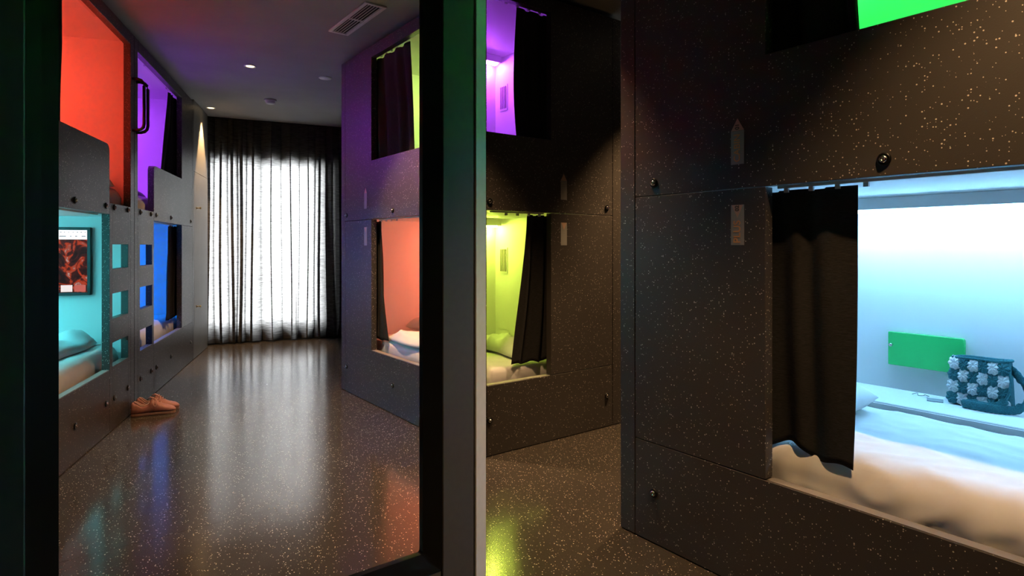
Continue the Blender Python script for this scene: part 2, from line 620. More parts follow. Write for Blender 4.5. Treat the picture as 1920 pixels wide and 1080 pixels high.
def make_pod(name, label, M4, side, Wd, blank, path, lights, end_strip=True, ladder=True, back_y=1.07, bolts=(.15, .44, .60, 1.10, 1.95), labels=False, detail=False, header=None, vents=False, hd=.19):
    """e runs from the label end (0) to the ladder end (Wd)"""
    P = empty(name, M4)
    tag(P, label, 'sleeping pod', 'two-level sleeping pods')
    X = (lambda e: e) if side == 'L' else (lambda e: Wd - e)
    g = .0015
    es = .08
    # corner strip and panels
    MB().box(X(0), X(es - g), 0, T, 0.004, Z_TOP, .0015).build('corner_strip', PANEL, P)
    lad0 = Wd - .53 if ladder else Wd - .024
    lad1 = Wd - .085
    MB().box(X(es + g), X(lad0 - g), 0, T, .004, Z_LO - g, .0015).build('bottom_panel', PANEL, P)
    MB().box(X(es + g), X(blank), 0, T, Z_LO + g, Z_HI - g, .0015).build('end_panel', PANEL, P)
    if ladder:
        out = [(es + g, Z_HI + g), (lad0 - g, Z_HI + g), (lad0 - g, Z_UB - .045)] + arc(lad0 - g - .045, Z_UB - .045, .045, 0, 90)[1:] + \
              [(blank, Z_UB), (blank, Z_UT), (lad1 - g, Z_UT), (lad1 - g, Z_TOP), (es + g, Z_TOP)]
    else:
        out = [(es + g, Z_HI + g), (lad0 - g, Z_HI + g), (lad0 - g, Z_UB), (blank, Z_UB), (blank, Z_UT), (lad0 - g, Z_UT), (lad0 - g, Z_TOP), (es + g, Z_TOP)]
    MB().prism([(X(a), b) for a, b in out], 'y', 0, T, .0015, edges='caps').build('upper_panel', PANEL, P)
    if ladder:
        lp = empty('ladder_panel', None, P)
        hx0, hx1 = Wd - .475, Wd - .14
        rows = [(.004, .415), (.570, .725), (.890, 1.05), (1.21, Z_EN)]
        MB().box(X(lad0 + g), X(hx0), 0, T, .004, Z_EN, .0012).build('ladder_side', PANEL, lp)
        MB().box(X(hx1), X(lad1 - g), 0, T, .004, Z_EN, .0012).build('ladder_side', PANEL, lp)
        for a, b in rows:
            MB().box(X(hx0), X(hx1), 0, T, a, b, .0006).build('ladder_rung', PANEL, lp)
        MB().box(X(lad1 + g), X(Wd - g), 0, T, .004, Z_TOP, .0015).build('post', PANEL, P)
    else:
        MB().box(X(lad0 + g), X(Wd), 0, T, .004, Z_TOP, .0015).build('corner_post', PANEL, P)
    # pale edge of the panels round the lower opening
    e1 = lad0
    MB().box(X(blank + .004), X(e1 - .004), .004, T - .002, Z_LO - .0014, Z_LO + .0012).build('edge_band', EDGE, P)
    # side panel closing the label end
    MB().box(X(.002), X(.022), T + .001, back_y + .03, .004, Z_TOP).build('side_panel', PANEL, P)
    for t in bolts:
        if Wd - t > lad0 + .02 and not ladder:
            continue
        e = Wd - t if ladder else t
        for z in (1.452, .205):
            bolt(P, X(e), z)
    # berths
    for (lev, zb, zt, color) in (('lower', .33, Z_HI + .006, lights[1]), ('upper', Z_EN - .012, 2.665, lights[0])):
        lining(P, X, path, zb, zt, lev, None)
        h0, h1 = header
        hb = MB().box(X(h0), X(h1), back_y - hd, back_y - .001, zt - .052, zt - .001, .002).build('light_header', LINING, P)
        m = emitter(name + '_' + lev + '_strip', color, LED * lights[2 if lev == 'upper' else 3])
        MB().box(X(h0 + .02), X(h1 - .02), back_y - hd + .025, back_y - hd + .060, zt - .0640, zt - .0525).build('light_strip', m, hb)
        # curtain track under the opening head
        zr = Z_HI if lev == 'lower' else Z_UT
        tr = MB().box(X(blank + .01), X(min(lad0 - .02, path[-1][0] - .05)), .058, .080, zt - .012, zt - .001, .001).build('curtain_track', WHITEP, P)
        for k in range(4):
            MB().box(X(blank + .03 + k * .085), X(blank + .045 + k * .085), .064, .074, zt - .026, zt - .012).build('track_glider', WHITEP, tr)
        if vents:
            ev = path[0][0]
            vz = zt - .22
            vn = MB().box(X(ev + .001), X(ev + .006), .905, 1.005, vz - .2, vz).build('air_vent', LINING, P)
            for k in range(4):
                MB().box(X(ev + .006), X(ev + .012), .918 + k * .021, .927 + k * .021, vz - .185, vz - .015).build('vent_slat', EDGE, vn)
    if labels:
        pod_labels(P, X(blank - .105), detail)
    return P, X


def srgb(r, g, b):
    f = lambda c: (c / 255 / 12.92) if c / 255 <= .04045 else ((c / 255 + .055) / 1.055) ** 2.4
    c = [f(r), f(g), f(b)]
    m = max(c)
    return tuple(x / m for x in c)


C_RED, C_TEAL = srgb(242, 66, 44), srgb(70, 190, 200)
C_VIO, C_BLUE = srgb(160, 62, 245), srgb(0, 112, 238)
C_LIME, C_ORANGE = srgb(190, 225, 105), srgb(228, 105, 72)
C_VIO2, C_YG = srgb(178, 78, 248), srgb(214, 235, 80)
C_GREEN, C_ICE = srgb(38, 216, 82), srgb(132, 197, 244)

D = 1.07
# near right pod (front faces -y)
WC = 2.13
MC = frame((-1.79, 1.93, 0), 0)
std = lambda Wd: [(.28, T + .001), (.28, D), (Wd - .03, D), (Wd - .03, T + .001)]
podC, XC = make_pod('sleeping_pod', 'nearest dark speckled pod at right with pale blue lower berth and green upper berth', MC, 'L', WC, .66, std(WC),
                    (C_GREEN, C_ICE, .65, 1.2), labels=True, detail=True, header=(.30, WC - .05), vents=False)
# pod reflected in the mirror, modelled behind it (front faces -y)
WA = 2.065
MA = frame((-4.935, 1.93, 0), 0)
pathA = [(.28, T + .001), (.28, D), (1.0, D), (1.0, .47), (1.91, T + .001)]
podA, XA = make_pod('sleeping_pod', 'dark pod reflected in the mirror, with lime upper berth and orange lower berth', MA, 'L', WA, .60, pathA,
                    (C_LIME, C_ORANGE, 1.5, 1.3), labels=True, header=(.30, .98))
# pod across the alcove (front faces +x)
WB = 1.125
MBm = frame((-2.84, 3.065 - WB, 0), math.radians(90))
pathB = [(.28, T + .001), (.28, D), (.62, D), (1.075, T + .001)]
podB, XB = make_pod('sleeping_pod', 'dark pod beyond the pale metal strip with violet upper berth and yellow-green lower berth', MBm, 'R', WB, .622, pathB,
                    (C_VIO2, C_YG, 3.2, 2.4), ladder=False, labels=True, header=(.30, .60), hd=.11, vents=True, bolts=(.135, 1.082))
# the pair along the left wall of the modelled mirror image
dL = Vector((-.9409, .3386, 0)).normalized()
angL = math.atan2(dL.y, dL.x)
cL = Vector((-5.11, .448, 0)) + dL * .06
WL = 2.115
ML1 = frame(cL - dL * (WL + .003), angL)
podL1, XL1 = make_pod('sleeping_pod', 'pod on the left wall with red upper berth and teal lower berth', ML1, 'L', WL, .57, std(WL),
                      (C_RED, C_TEAL, 1.1, 1.45), header=(.30, WL - .05))
ML2 = frame(cL + dL * .003, angL)
podL2, XL2 = make_pod('sleeping_pod', 'pod on the left wall nearer the window, violet upper and blue lower berth', ML2, 'R', WL, .57, std(WL),
                      (C_VIO, C_BLUE, 1.6, 1.15), header=(.30, WL - .05))

# grip handles on the posts between the two left pods
for P, x in ((podL1, XL1(WL - .045)), (podL2, XL2(WL - .045))):
    za, zb_ = 2.03, 2.40
    pts = [(x, .0, za), (x, -.03, za), (x, -.055, za + .008), (x, -.07, za + .025), (x, -.075, za + .05), (x, -.075, zb_ - .05), (x, -.07, zb_ - .025), (x, -.055, zb_ - .008), (x, -.03, zb_), (x, .0, zb_)]
    MB().tube(pts, .011, 12).build('grip_handle', BLACKM, P, True)

# wall between the left pods and the window, and the plain wall before them
MLw = frame(cL + dL * (WL + .006), angL)
wl = empty('wall_left', MLw)
tag(wl, kind='structure')
WALLP = noisy('pale_wall_panel', (.20, .195, .18), (.23, .225, .205), 4, .5)
MB().box(0, .80, 0, .05, .004, 1.99, .0015).build('wall_panel', WALLP, wl)
MB().box(0, .80, 0, .05, 1.993, CEIL - .01, .0015).build('wall_panel', WALLP, wl)
wn_ = frame(cL - dL * (WL + .01) , angL)
wp = MB().box(-2.2, 0, 0, .06, 0, CEIL).build('wall_left_near', WALLM)
wp.matrix_world = wn_
tag(wp, kind='structure')
for z, lab in ((1.607, 'upper small brass wall hook between the blue-lit pod and the curtain'), (.547, 'lower small brass wall hook between the blue-lit pod and the curtain')):
    b = MB()
    b.lathe([(.014, 0), (.014, -.004), (.006, -.006), (.006, -.035), (.012, -.037), (.012, -.046), (.004, -.048)], (0, 0, 0), 'y', 16)
    o = b.build('wall_hook', BRASS, None, True)
    o.matrix_world = MLw @ Matrix.Translation((.13, 0, z))
    tag(o, lab, 'hook', 'brass wall hooks')

# ------------------------------------------------------------------ berth curtains
pod_curtain(MC, XC, (.60, .925), (.60, .915), .498, 1.390, 2, 1, 'dark heavy curtain drawn to the left of the pale blue berth', amp=.009, hump=.03)
pod_curtain(MC, XC, (.60, .885), (.60, .955), 1.61, 2.64, 3, 2, 'dark curtain drawn to the left of the green upper berth', amp=.018)
pod_curtain(MA, XA, (.44, 1.09), (.44, 1.20), 1.61, 2.64, 4, 3, 'dark pleated curtain across the lime upper berth', amp=.020, bulge=.025)
pod_curtain(MA, XA, (.44, .625), (.44, .727), .485, 1.390, 2, 4, 'narrow dark curtain beside the orange lower berth', amp=.018)
pod_curtain(MBm, XB, (.50, .834), (.50, .785), 1.61, 2.64, 3, 5, 'dark curtain at the right of the violet berth in the alcove', amp=.016, bulge=.04)
pod_curtain(MBm, XB, (.50, .752), (.50, .866), .485, 1.390, 3, 6, 'dark curtain at the right of the yellow-green lower berth', amp=.016)
pod_curtain(ML1, XL1, (.32, 1.045), (.32, 1.0), 1.62, 2.64, 4, 7, 'dark curtain at the near end of the red upper berth', amp=.016)
pod_curtain(ML2, XL2, (.32, .75), (.32, 1.20), 1.62, 2.64, 4, 8, 'dark curtain across the violet upper berth on the left wall', amp=.018)
pod_curtain(ML2, XL2, (.32, .75), (.32, .91), .515, 1.390, 4, 9, 'dark curtain across the blue lower berth on the left wall', amp=.018)

# ------------------------------------------------------------------ bedding


def wrinkle(x, y, s=1.0):
    v = Vector((x * 3.2, y * 5.5, 1.7 * s))
    a = noise.noise(v) * .007
    b = (1 - abs(noise.noise(Vector((x * 5 + y * 3, y * 9 - x * 2, 4.2 * s))))) ** 6 * .008
    return a + b


def mattress_rect(M4, X, e0, e1, y0, y1, z0, z1, label, name='mattress', nu=110, nv=64, sc=1.0, mat=None):
    r = .085

    def fn(u, v):
        e = e0 + (e1 - e0) * u
        # v: 0 front bottom -> rolls over the edge -> back
        Lf = (z1 - z0 - r)
        La = r * math.pi / 2
        Lt = (y1 - y0 - r)
        s = v * (Lf + La + Lt)
        if s < Lf:
            p = (y0, z0 + s)
            n = (-1, 0)
        elif s < Lf + La:
            a = (s - Lf) / r
            p = (y0 + r - r * math.cos(a), z1 - r + r * math.sin(a))
            n = (-math.cos(a), math.sin(a))
        else:
            p = (y0 + r + (s - Lf - La), z1)
            n = (0, 1)
        w = wrinkle(e * sc + seedo, s, 1) * 1.0
        front = max(0, 1 - s / (Lf + La + .05))
        w += front * .010 * math.sin(e * 38 + 5 * s + 2 * math.sin(e * 9)) * .35
        return (X(e), p[0] + n[0] * w, p[1] + n[1] * w)
    seedo = len(label) * .37
    b = MB()
    b.grid(fn, nu, nv)
    o = b.build(name, mat or SHEET, None, True)
    s = o.modifiers.new('thickness', 'SOLIDIFY')
    s.thickness = .02
    s.offset = 0
    o.matrix_world = M4
    tag(o, label, 'mattress', 'white mattresses in the berths')
    return o


def poly_mattress(M4, X, pts, z0, z1, label):
    o = MB().prism([(X(e), y) for e, y in pts], 'z', z0, z1, .035, 3).build('mattress', SHEET, None, True)
    o.matrix_world = M4
    tag(o, label, 'mattress', 'white mattresses in the berths')
    return o


def pillow(M4, X, e, y, z, lx, ly, h, tilt, label, rotz=0.0):
    def fn(u, v):
        a = (u - .5) * 2
        b = (v - .5) * 2
        k = max(0, (1 - abs(a) ** 3.2)) ** .5 * max(0, (1 - abs(b) ** 3.2)) ** .5
        k += .05 * noise.noise(Vector((a * 2, b * 2, e)))* k
        return a, b, k
    bm = MB()
    top = lambda u, v: (lambda q: (q[0] * lx / 2 * (1 - .06 * q[1] ** 2), q[1] * ly / 2 * (1 - .06 * q[0] ** 2), q[2] * h * .62))(fn(u, v))
    bot = lambda u, v: (lambda q: (q[0] * lx / 2 * (1 - .06 * q[1] ** 2), q[1] * ly / 2 * (1 - .06 * q[0] ** 2), -q[2] * h * .38))(fn(u, v))
    bm.grid(top, 28, 20)
    bm.grid(bot, 28, 20)
    bmesh.ops.remove_doubles(bm.bm, verts=bm.bm.verts, dist=.0008)
    bmesh.ops.recalc_face_normals(bm.bm, faces=bm.bm.faces)
    o = bm.build('pillow', DUVET, None, True)
    o.matrix_world = M4 @ Matrix.Translation((X(e), y, z)) @ Matrix.Rotation(rotz, 4, 'Z') @ Matrix.Rotation(tilt, 4, 'Y')
    tag(o, label, 'pillow', 'white pillows')
    return o


def duvet(M4, X, e0, e1, y0, y1, z, h, label, seed):
    def fn(u, v):
        e = e0 + (e1 - e0) * u
        y = y0 + (y1 - y0) * v
        ed = min(1, u * 7, (1 - u) * 7, v * 7, (1 - v) * 7)
        b = noise.noise(Vector((e * 2.6 + seed, y * 3.4, seed))) * .5 + .6
        c = (1 - abs(noise.noise(Vector((e * 4 + seed, y * 6 + e * 2, seed * 2))))) ** 4 * .5
        return (X(e + .02 * math.sin(y * 13 + seed)), y + .015 * math.sin(e * 9 + seed), z + .016 + h * (b + c) * math.sqrt(max(ed, 0)))
    o = MB().grid(fn, 60, 44).build('duvet', DUVET, None, True)
    s = o.modifiers.new('thickness', 'SOLIDIFY')
    s.thickness = .012
    s.offset = 1
    o.matrix_world = M4
    tag(o, label, 'duvet', 'white duvets')
    return o


ZM = .525
mattress_rect(MC, XC, .30, 2.07, .080, .75, .345, ZM, 'white mattress sheet in the pale blue berth of the nearest pod')
pillow(MC, XC, .52, .46, ZM + .07, .46, .50, .13, 0, 'white pillow behind the dark curtain of the pale blue berth')
MB_UP = 1.60
mattress_rect(ML1, XL1, .30, 2.05, .095, 1.02, .345, .50, 'white mattress under the television in the teal berth', nu=70, nv=40)
duvet(ML1, XL1, 1.15, 2.04, .20, 1.0, .50, .10, 'rumpled white duvet in the teal berth below the television', 1.3)
mattress_rect(ML2, XL2, .30, 2.05, .095, 1.02, .345, .50, 'white mattress in the blue lower berth on the left wall', nu=60, nv=36)
duvet(ML2, XL2, .95, 2.0, .22, 1.0, .50, .12, 'rumpled white duvet in the blue lower berth', 3.1)
mattress_rect(ML1, XL1, .30, 2.05, .075, 1.02, 1.466, MB_UP, 'white mattress in the red upper berth', nu=50, nv=30)
duvet(ML1, XL1, 1.25, 2.02, .12, 1.0, MB_UP, .10, 'white duvet in the red upper berth by the ladder', 5.2)
mattress_rect(ML2, XL2, .30, 2.05, .075, 1.02, 1.466, MB_UP, 'white mattress in the violet upper berth on the left wall', nu=50, nv=30)
duvet(ML2, XL2, 1.3, 2.02, .12, 1.0, MB_UP, .10, 'white duvet in the violet upper berth by the ladder', 7.7)
mattress_rect(MC, XC, .30, 2.07, .075, 1.02, 1.466, MB_UP, 'white mattress in the green upper berth of the nearest pod', nu=40, nv=24)
poly_mattress(MA, XA, [(.30, .095), (.30, 1.04), (.97, 1.04), (.97, .44), (1.72, .095)], .345, .475, 'white mattress in the orange lower berth')
duvet(MA, XA, .66, 1.42, .10, .33, .470, .055, 'rumpled white sheet heaped along the edge of the orange berth', 2.2)
pillow(MA, XA, .50, .66, .475 + .075, .36, .50, .13, math.radians(-8), 'white pillow propped in the orange lower berth')
poly_mattress(MA, XA, [(.30, .075), (.30, 1.04), (.97, 1.04), (.97, .44), (1.72, .075)], 1.466, MB_UP, 'white mattress in the lime upper berth')
poly_mattress(MBm, XB, [(.30, .095), (.30, 1.05), (.60, 1.05), (1.02, .095)], .345, .475, 'white mattress in the yellow-green berth of the alcove pod')
duvet(MBm, XB, .32, .72, .25, .80, .475, .085, 'rumpled white duvet in the yellow-green berth', 4.4)
poly_mattress(MBm, XB, [(.30, .075), (.30, 1.05), (.60, 1.05), (1.02, .075)], 1.466, MB_UP, 'white mattress in the violet berth of the alcove pod')

# shelf along the back of the pale blue berth and the folding table
sh = MB().box(XC(.285), XC(2.09), .765, D - .002, .535, .564, .003).build('bed_shelf', LINING, podC)
sh['label'] = 'white shelf along the back wall'
MB().box(XC(.285), XC(2.09), .762, .768, .500, .558, .002).build('shelf_edge', LINING, podC)
tb = MB()
x0, x1, q0, q1, r = .633, .917, .672, .818, .010
out = arc(x1 - r, q0 + r, r, -90, 0, 4) + arc(x1 - r, q1 - r, r, 0, 90, 4) + arc(x0 + .003, q1 - .003, .003, 90, 180, 3) + arc(x0 + .003, q0 + .003, .003, 180, 270, 3)
tbo = tb.prism(out, 'y', D - .022, D - .002, .0015, edges='caps').build('folding_table', GREENP, podC)
tbo['label'] = 'green lacquered folding table leaf on the wall'
MB().lathe([(.004, 0), (.004, -.014), (.0075, -.015), (.0075, -.021), (.003, -.022)], (.650, D - .022, .762), 'y', 16).build('table_knob', STEEL, tbo, True)

# ------------------------------------------------------------------ television in the teal berth (foot wall of the left pod)
MTV = ML1 @ Matrix.Translation((XL1(WL - .031), .25, 0)) @ Matrix.Rotation(math.radians(90), 4, 'Z')
# local x runs into the berth depth, local y points back through the wall
tv = empty('television', MTV)
tag(tv, 'black television with a red picture on the teal berth wall', 'television')
TW, TH, TZ = .77, .475, .855
MB().box(0, TW, .0, .035, TZ, TZ + TH, .004).build('tv_body', BLACKM, tv)


def screen_mat():
    m = principled('screen_picture', (0, 0, 0), .3, spec=.05)
    n, l, b = nodes(m)
    tc = n.new('ShaderNodeTexCoord')
    no = n.new('ShaderNodeTexNoise')
    no.inputs['Scale'].default_value = 9
    no.inputs['Detail'].default_value = 8
    no.inputs['Distortion'].default_value = 2.5
    l.new(tc.outputs['Object'], no.inputs['Vector'])
    cr = n.new('ShaderNodeValToRGB')
    e = cr.color_ramp.elements
    e[0].position = .36
    e[0].color = (.012, .004, .004, 1)
    e[1].position = .78
    e[1].color = (.8, .75, .7, 1)
    x = e.new(.50)
    x.color = (.05, .008, .006, 1)
    x = e.new(.57)
    x.color = (.36, .028, .004, 1)
    x = e.new(.63)
    x.color = (.25, .06, .04, 1)
    l.new(no.outputs[0], cr.inputs[0])
    l.new(cr.outputs[0], b.inputs['Emission Color'])
    b.inputs['Emission Strength'].default_value = 1.0
    return m


MB().box(.022, TW - .022, .034, .037, TZ + .02, TZ + TH - .02).build('screen', screen_mat(), tv)
MB().box(.022, TW - .022, .037, .0385, TZ + TH - .085, TZ + TH - .02).build('browser_bar', emitter('screen_white', (.95, .97, 1), 1.1), tv)
dk = emitter('screen_grey', (.25, .27, .3), .6)
for row, zz in ((0, .034), (1, .062)):
    x = .03
    while x < TW - .06:
        w = random.uniform(.004, .010) if row == 0 else random.uniform(.006, .05)
        MB().box(x, x + w, .0385, .0392, TZ + TH - zz - .004, TZ + TH - zz + .002).build('toolbar_mark', dk, tv)
        x += w + random.uniform(.014, .03)
rd = emitter('screen_red', (.5, .05, .02), .9)
pk = emitter('screen_pale', (.85, .7, .68), .9)
for k in range(9):
    MB().box(.03 + k * .08, .03 + k * .08 + .068, .037, .0385, TZ + .025, TZ + .072).build('thumbnail', (rd, pk, dk)[k % 3], tv)

# ------------------------------------------------------------------ framed mirror at the left, built as clear glass before a modelled reflection
XP = -1.22
gp = empty('framed_mirror', Matrix.Translation((XP, 0, 0)))
tag(gp, 'tall mirror built as clear glass in a dark metal frame with a pale aluminium edge strip', 'mirror')
gz0, gz1 = .492, 2.45
ya, yb = .007, .677
MB().box(-.030, -.024, ya - .012, yb + .012, gz0 - .012, gz1 + .012).build('pane', PANE, gp)


def ring(y0, y1, z0, z1, w, x0, x1, rin, rout, mat, name, inner_x=None):
    """rounded rectangular ring lying in the y-z plane"""
    def rr(a, b, c, d, r, n=5):
        return arc(b - r, c + r, r, -90, 0, n) + arc(b - r, d - r, r, 0, 90, n) + arc(a + r, d - r, r, 90, 180, n) + arc(a + r, c + r, r, 180, 270, n)
    ii = rr(y0, y1, z0, z1, rin)
    oo = rr(y0 - w, y1 + w, z0 - w, z1 + w, rout)
    m = MB()
    bm = m.bm
    sets = []
    for lst, xx in ((ii, x0), (ii, inner_x if inner_x is not None else x1), (oo, x1), (oo, x0)):
        sets.append([bm.verts.new((xx, p[0], p[1])) for p in lst])
    n = len(ii)
    fs = []
    for k in range(4):
        a, b = sets[k], sets[(k + 1) % 4]
        for i in range(n):
            fs.append(bm.faces.new((a[i], a[(i + 1) % n], b[(i + 1) % n], b[i])))
    bmesh.ops.recalc_face_normals(bm, faces=fs)
    return m.build(name, mat, gp)


ring(ya, yb, gz0, gz1, .022, -.034, -.010, .006, .010, GASKET, 'inner_gasket', inner_x=-.018)
ring(ya - .022, yb + .022, gz0 - .022, gz1 + .022, .020, -.034, -.002, .010, .004, GASKET, 'frame_reveal', inner_x=-.010)
s0, s1 = ya - .042, yb + .042
MB().box(-.06, 0, s1 + .0005, .8065, .004, CEIL - .004, .002).build('stile', STILE, gp)
MB().box(-.06, 0, s0 - .088, s0 - .0005, .004, CEIL - .004, .002).build('stile', STILE, gp)
MB().box(-.06, -.004, s0, s1, .004, gz0 - .0425, .002).build('bottom_rail', STILE, gp)
MB().box(-.06, -.004, s0, s1, gz1 + .0425, CEIL - .004, .002).build('top_rail', STILE, gp)
es_ = MB()
es_.prism([(-.06, .8095), (.0, .8095), (.002, .8115), (-.028, .8600), (-.032, .8615), (-.06, .8615)], 'z', .004, CEIL - .004)
eo = es_.build('edge_strip', ALU, gp)
eo['label'] = 'pale aluminium edge strip'
pw = MB().box(XP - .06, XP - .001, -2.6, s0 - .090, 0, CEIL).build('wall_partition', WALLM)
tag(pw, kind='structure')

# ------------------------------------------------------------------ ceiling fittings and warm downlights


def downlight(x, y, label, power, spot=75, blend=.6, tilt=None):
    r = empty('downlight', Matrix.Translation((x, y, CEIL)))
    tag(r, label, 'downlight', 'recessed ceiling downlights')
    MB().lathe([(.050, 0), (.050, -.004), (.044, -.006), (.038, -.004), (.034, .0)], n=28, cap=False).build('trim_ring', WHITEP, r, True)
    MB().lathe([(.033, -.0005), (.033, -.003), (.02, -.0035)], n=24).build('lamp_lens', emitter('lamp_lens', (1, .72, .38), 4), r)
    ld = bpy.data.lights.new('downlight_beam', 'SPOT')
    ld.energy = power
    ld.color = (1, .60, .28)
    ld.spot_size = math.radians(spot)
    ld.spot_blend = blend
    ld.shadow_soft_size = .03
    lo = bpy.data.objects.new('downlight_beam', ld)
    COL.objects.link(lo)
    lo.parent = r
    lo.location = (0, 0, -.012)
    if tilt:
        lo.rotation_euler = tilt


downlight(-5.58, 1.363, 'lit ceiling downlight nearest the two left pods', SPOT * .35)
downlight(-7.53, 1.42, 'lit ceiling downlight in the corner beside the window curtain', SPOT * 1.0, spot=56, blend=.25)
downlight(-3.62, 1.42, 'ceiling downlight above the floor in front of the lime-lit pod', SPOT * 1.1)
downlight(-.22, 1.40, 'ceiling downlight in front of the nearest pod', SPOT * .64, spot=84, blend=.55)
downlight(-2.22, 1.62, 'ceiling downlight between the mirror and the alcove', SPOT * .55, spot=72)
downlight(-2.30, 3.45, 'ceiling downlight inside the alcove', SPOT * 1.25, spot=85)

sd = empty('smoke_detector', Matrix.Translation((-6.735, 1.85, CEIL)))
tag(sd, 'round smoke detector on the ceiling before the window curtain', 'smoke detector')
MB().lathe([(.062, 0), (.062, -.014), (.055, -.018)], n=28).build('base', WHITEP, sd, True)
MB().lathe([(.046, -.018), (.048, -.024), (.048, -.034), (.040, -.044), (.01, -.046)], n=28).build('sensor_head', WHITEP, sd, True)
cs = MB().lathe([(.060, 0), (.060, -.003), (.052, -.008), (.02, -.010)], (-5.551, 2.016, CEIL), n=28).build('ceiling_disc', WHITEP, None, True)
tag(cs, 'flat white round disc on the ceiling beside the lime-lit pod', 'ceiling sensor')

# air vent
VX, VY, VW, VH = -3.982, 1.662, .655, .15
av = empty('ceiling_vent', Matrix.Translation((VX, VY, CEIL)))
tag(av, 'long white slatted air vent in the dark ceiling', 'air vent')
fw = .022
for (a, b, c, d) in ((-VW / 2, VW / 2, -VH / 2, -VH / 2 + fw), (-VW / 2, VW / 2, VH / 2 - fw, VH / 2), (-VW / 2, -VW / 2 + fw, -VH / 2 + fw, VH / 2 - fw), (VW / 2 - fw, VW / 2, -VH / 2 + fw, VH / 2 - fw)):
    MB().box(a, b, c, d, -.012, -.0005, .002).build('vent_frame', WHITEP, av)
MB().box(-VW / 2 + fw, VW / 2 - fw, -VH / 2 + fw, VH / 2 - fw, -.002, -.0006).build('vent_back', BLACKM, av)
for k in range(5):
    y = -VH / 2 + fw + .010 + k * .0205
    MB().prism([(y, -.010), (y + .003, -.011), (y + .009, -.004), (y + .006, -.003)], 'x', -VW / 2 + fw, VW / 2 - fw).build('vent_slat', WHITEP, av)
MB().box(-.004, .004, -VH / 2 + fw, VH / 2 - fw, -.0115, -.003).build('vent_divider', WHITEP, av)

# ------------------------------------------------------------------ crocheted handbag on the shelf
ZS = .564
MBG = Matrix.Translation((-.797, 2.915, ZS + .001)) @ Matrix.Rotation(math.radians(-6), 4, 'Z')
bag = empty('handbag', MBG)
tag(bag, 'crocheted handbag in a teal and white flower checker on the shelf', 'handbag')
BW, BH, BD = .205, .190, .075


def bag_body(u, v):
    # superellipse section, open at the top
    a = u * 2 * math.pi
    ca, sa = math.cos(a), math.sin(a)
    ex = .35
    w = BW / 2 * (1 - .07 * v)
    d = BD / 2 * (1 - .35 * v)
    x = w * math.copysign(abs(ca) ** ex, ca)
    y = d * math.copysign(abs(sa) ** ex, sa)
    z = .006 + (BH - .006) * v
    if v < .04:
        x *= .97
        y *= .9
    return (x, y, z + .006 * math.cos(a) * v)


bb = MB()
bb.grid(bag_body, 64, 24, wrap=True)
bmesh.ops.holes_fill(bb.bm, edges=[e for e in bb.bm.edges if e.is_boundary and e.verts[0].co.z < .02])
body = bb.build('bag_body', TEALY, bag, True)
so = body.modifiers.new('thickness', 'SOLIDIFY')
so.thickness = .006
so.offset = -1
MB().tube([(bag_body(k / 48, 1)[0], bag_body(k / 48, 1)[1], bag_body(k / 48, 1)[2]) for k in range(48)], .006, 8, closed=True).build('bag_rim', TEALY, bag, True)


def flower_mesh(mat, name):
    m = MB()
    bm = m.bm
    N, R = 40, 5
    rings = []
    for j in range(R + 1):
        q = j / R
        rg = []
        for i in range(N):
            a = 2 * math.pi * i / N
            pet = (.86 + .22 * abs(math.cos(4 * a)) ** .6)
            rr = q * pet
            hgt = .0080 * (1 - q ** 3) + .0030 * (abs(math.cos(4 * a)) - .6) * min(1, q * 2) - (.004 if j == 0 else 0) + .0012 * noise.noise(Vector((rr * 9 * math.cos(a), rr * 9 * math.sin(a), 3)))
            rg.append(bm.verts.new((rr * .0235 * math.cos(a), -hgt, rr * .0262 * math.sin(a))))
            if j == 0:
                break
        rings.append(rg)
    for i in range(N):
        bm.faces.new((rings[0][0], rings[1][i], rings[1][(i + 1) % N]))
    for a, b in zip(rings[1:], rings[2:]):
        for i in range(N):
            bm.faces.new((a[i], b[i], b[(i + 1) % N], a[(i + 1) % N]))
    bmesh.ops.recalc_face_normals(bm, faces=bm.faces)
    me = bpy.data.meshes.new(name)
    bm.to_mesh(me)
    bm.free()
    me.materials.append(mat)
    me.polygons.foreach_set('use_smooth', [True] * len(me.polygons))
    return me


FT, FWm = flower_mesh(TEALY, 'teal_flower'), flower_mesh(WHITEY, 'white_flower')
for r_ in range(4):
    for c_ in range(6):
        v = (r_ + .5) / 4
        white = (r_ + c_) % 2 == 1
        o = bpy.data.objects.new('crochet_flower', FWm if white else FT)
        COL.objects.link(o)
        o.parent = bag
        x = (-BW / 2 + BW * (c_ + .5) / 6) * (1 - .07 * v)
        o.location = (x, -BD / 2 * (1 - .35 * v) - .0005, .006 + (BH - .008) * v)
        o.rotation_euler = (math.radians(-9), random.uniform(-.3, .3), 0)
for r_ in range(4):
    v = (r_ + .5) / 4
    o = bpy.data.objects.new('crochet_flower', FWm if r_ % 2 == 1 else FT)
    COL.objects.link(o)
    o.parent = bag
    o.location = (-BW / 2 * (1 - .07 * v) - .0005, 0, .006 + (BH - .008) * v)
    o.rotation_euler = (0, 0, math.radians(-90))


def catmull(pts, n=10):
    P_ = [Vector(p) for p in pts]
    out = []
    for i in range(len(P_) - 1):
        a, b = P_[max(i - 1, 0)], P_[i]
        c, d = P_[i + 1], P_[min(i + 2, len(P_) - 1)]
        for k in range(n):
            t = k / n
            out.append(.5 * ((2 * b) + (c - a) * t + (2 * a - 5 * b + 4 * c - d) * t * t + (3 * b - a - 3 * c + d) * t ** 3))
    out.append(P_[-1])
    return out


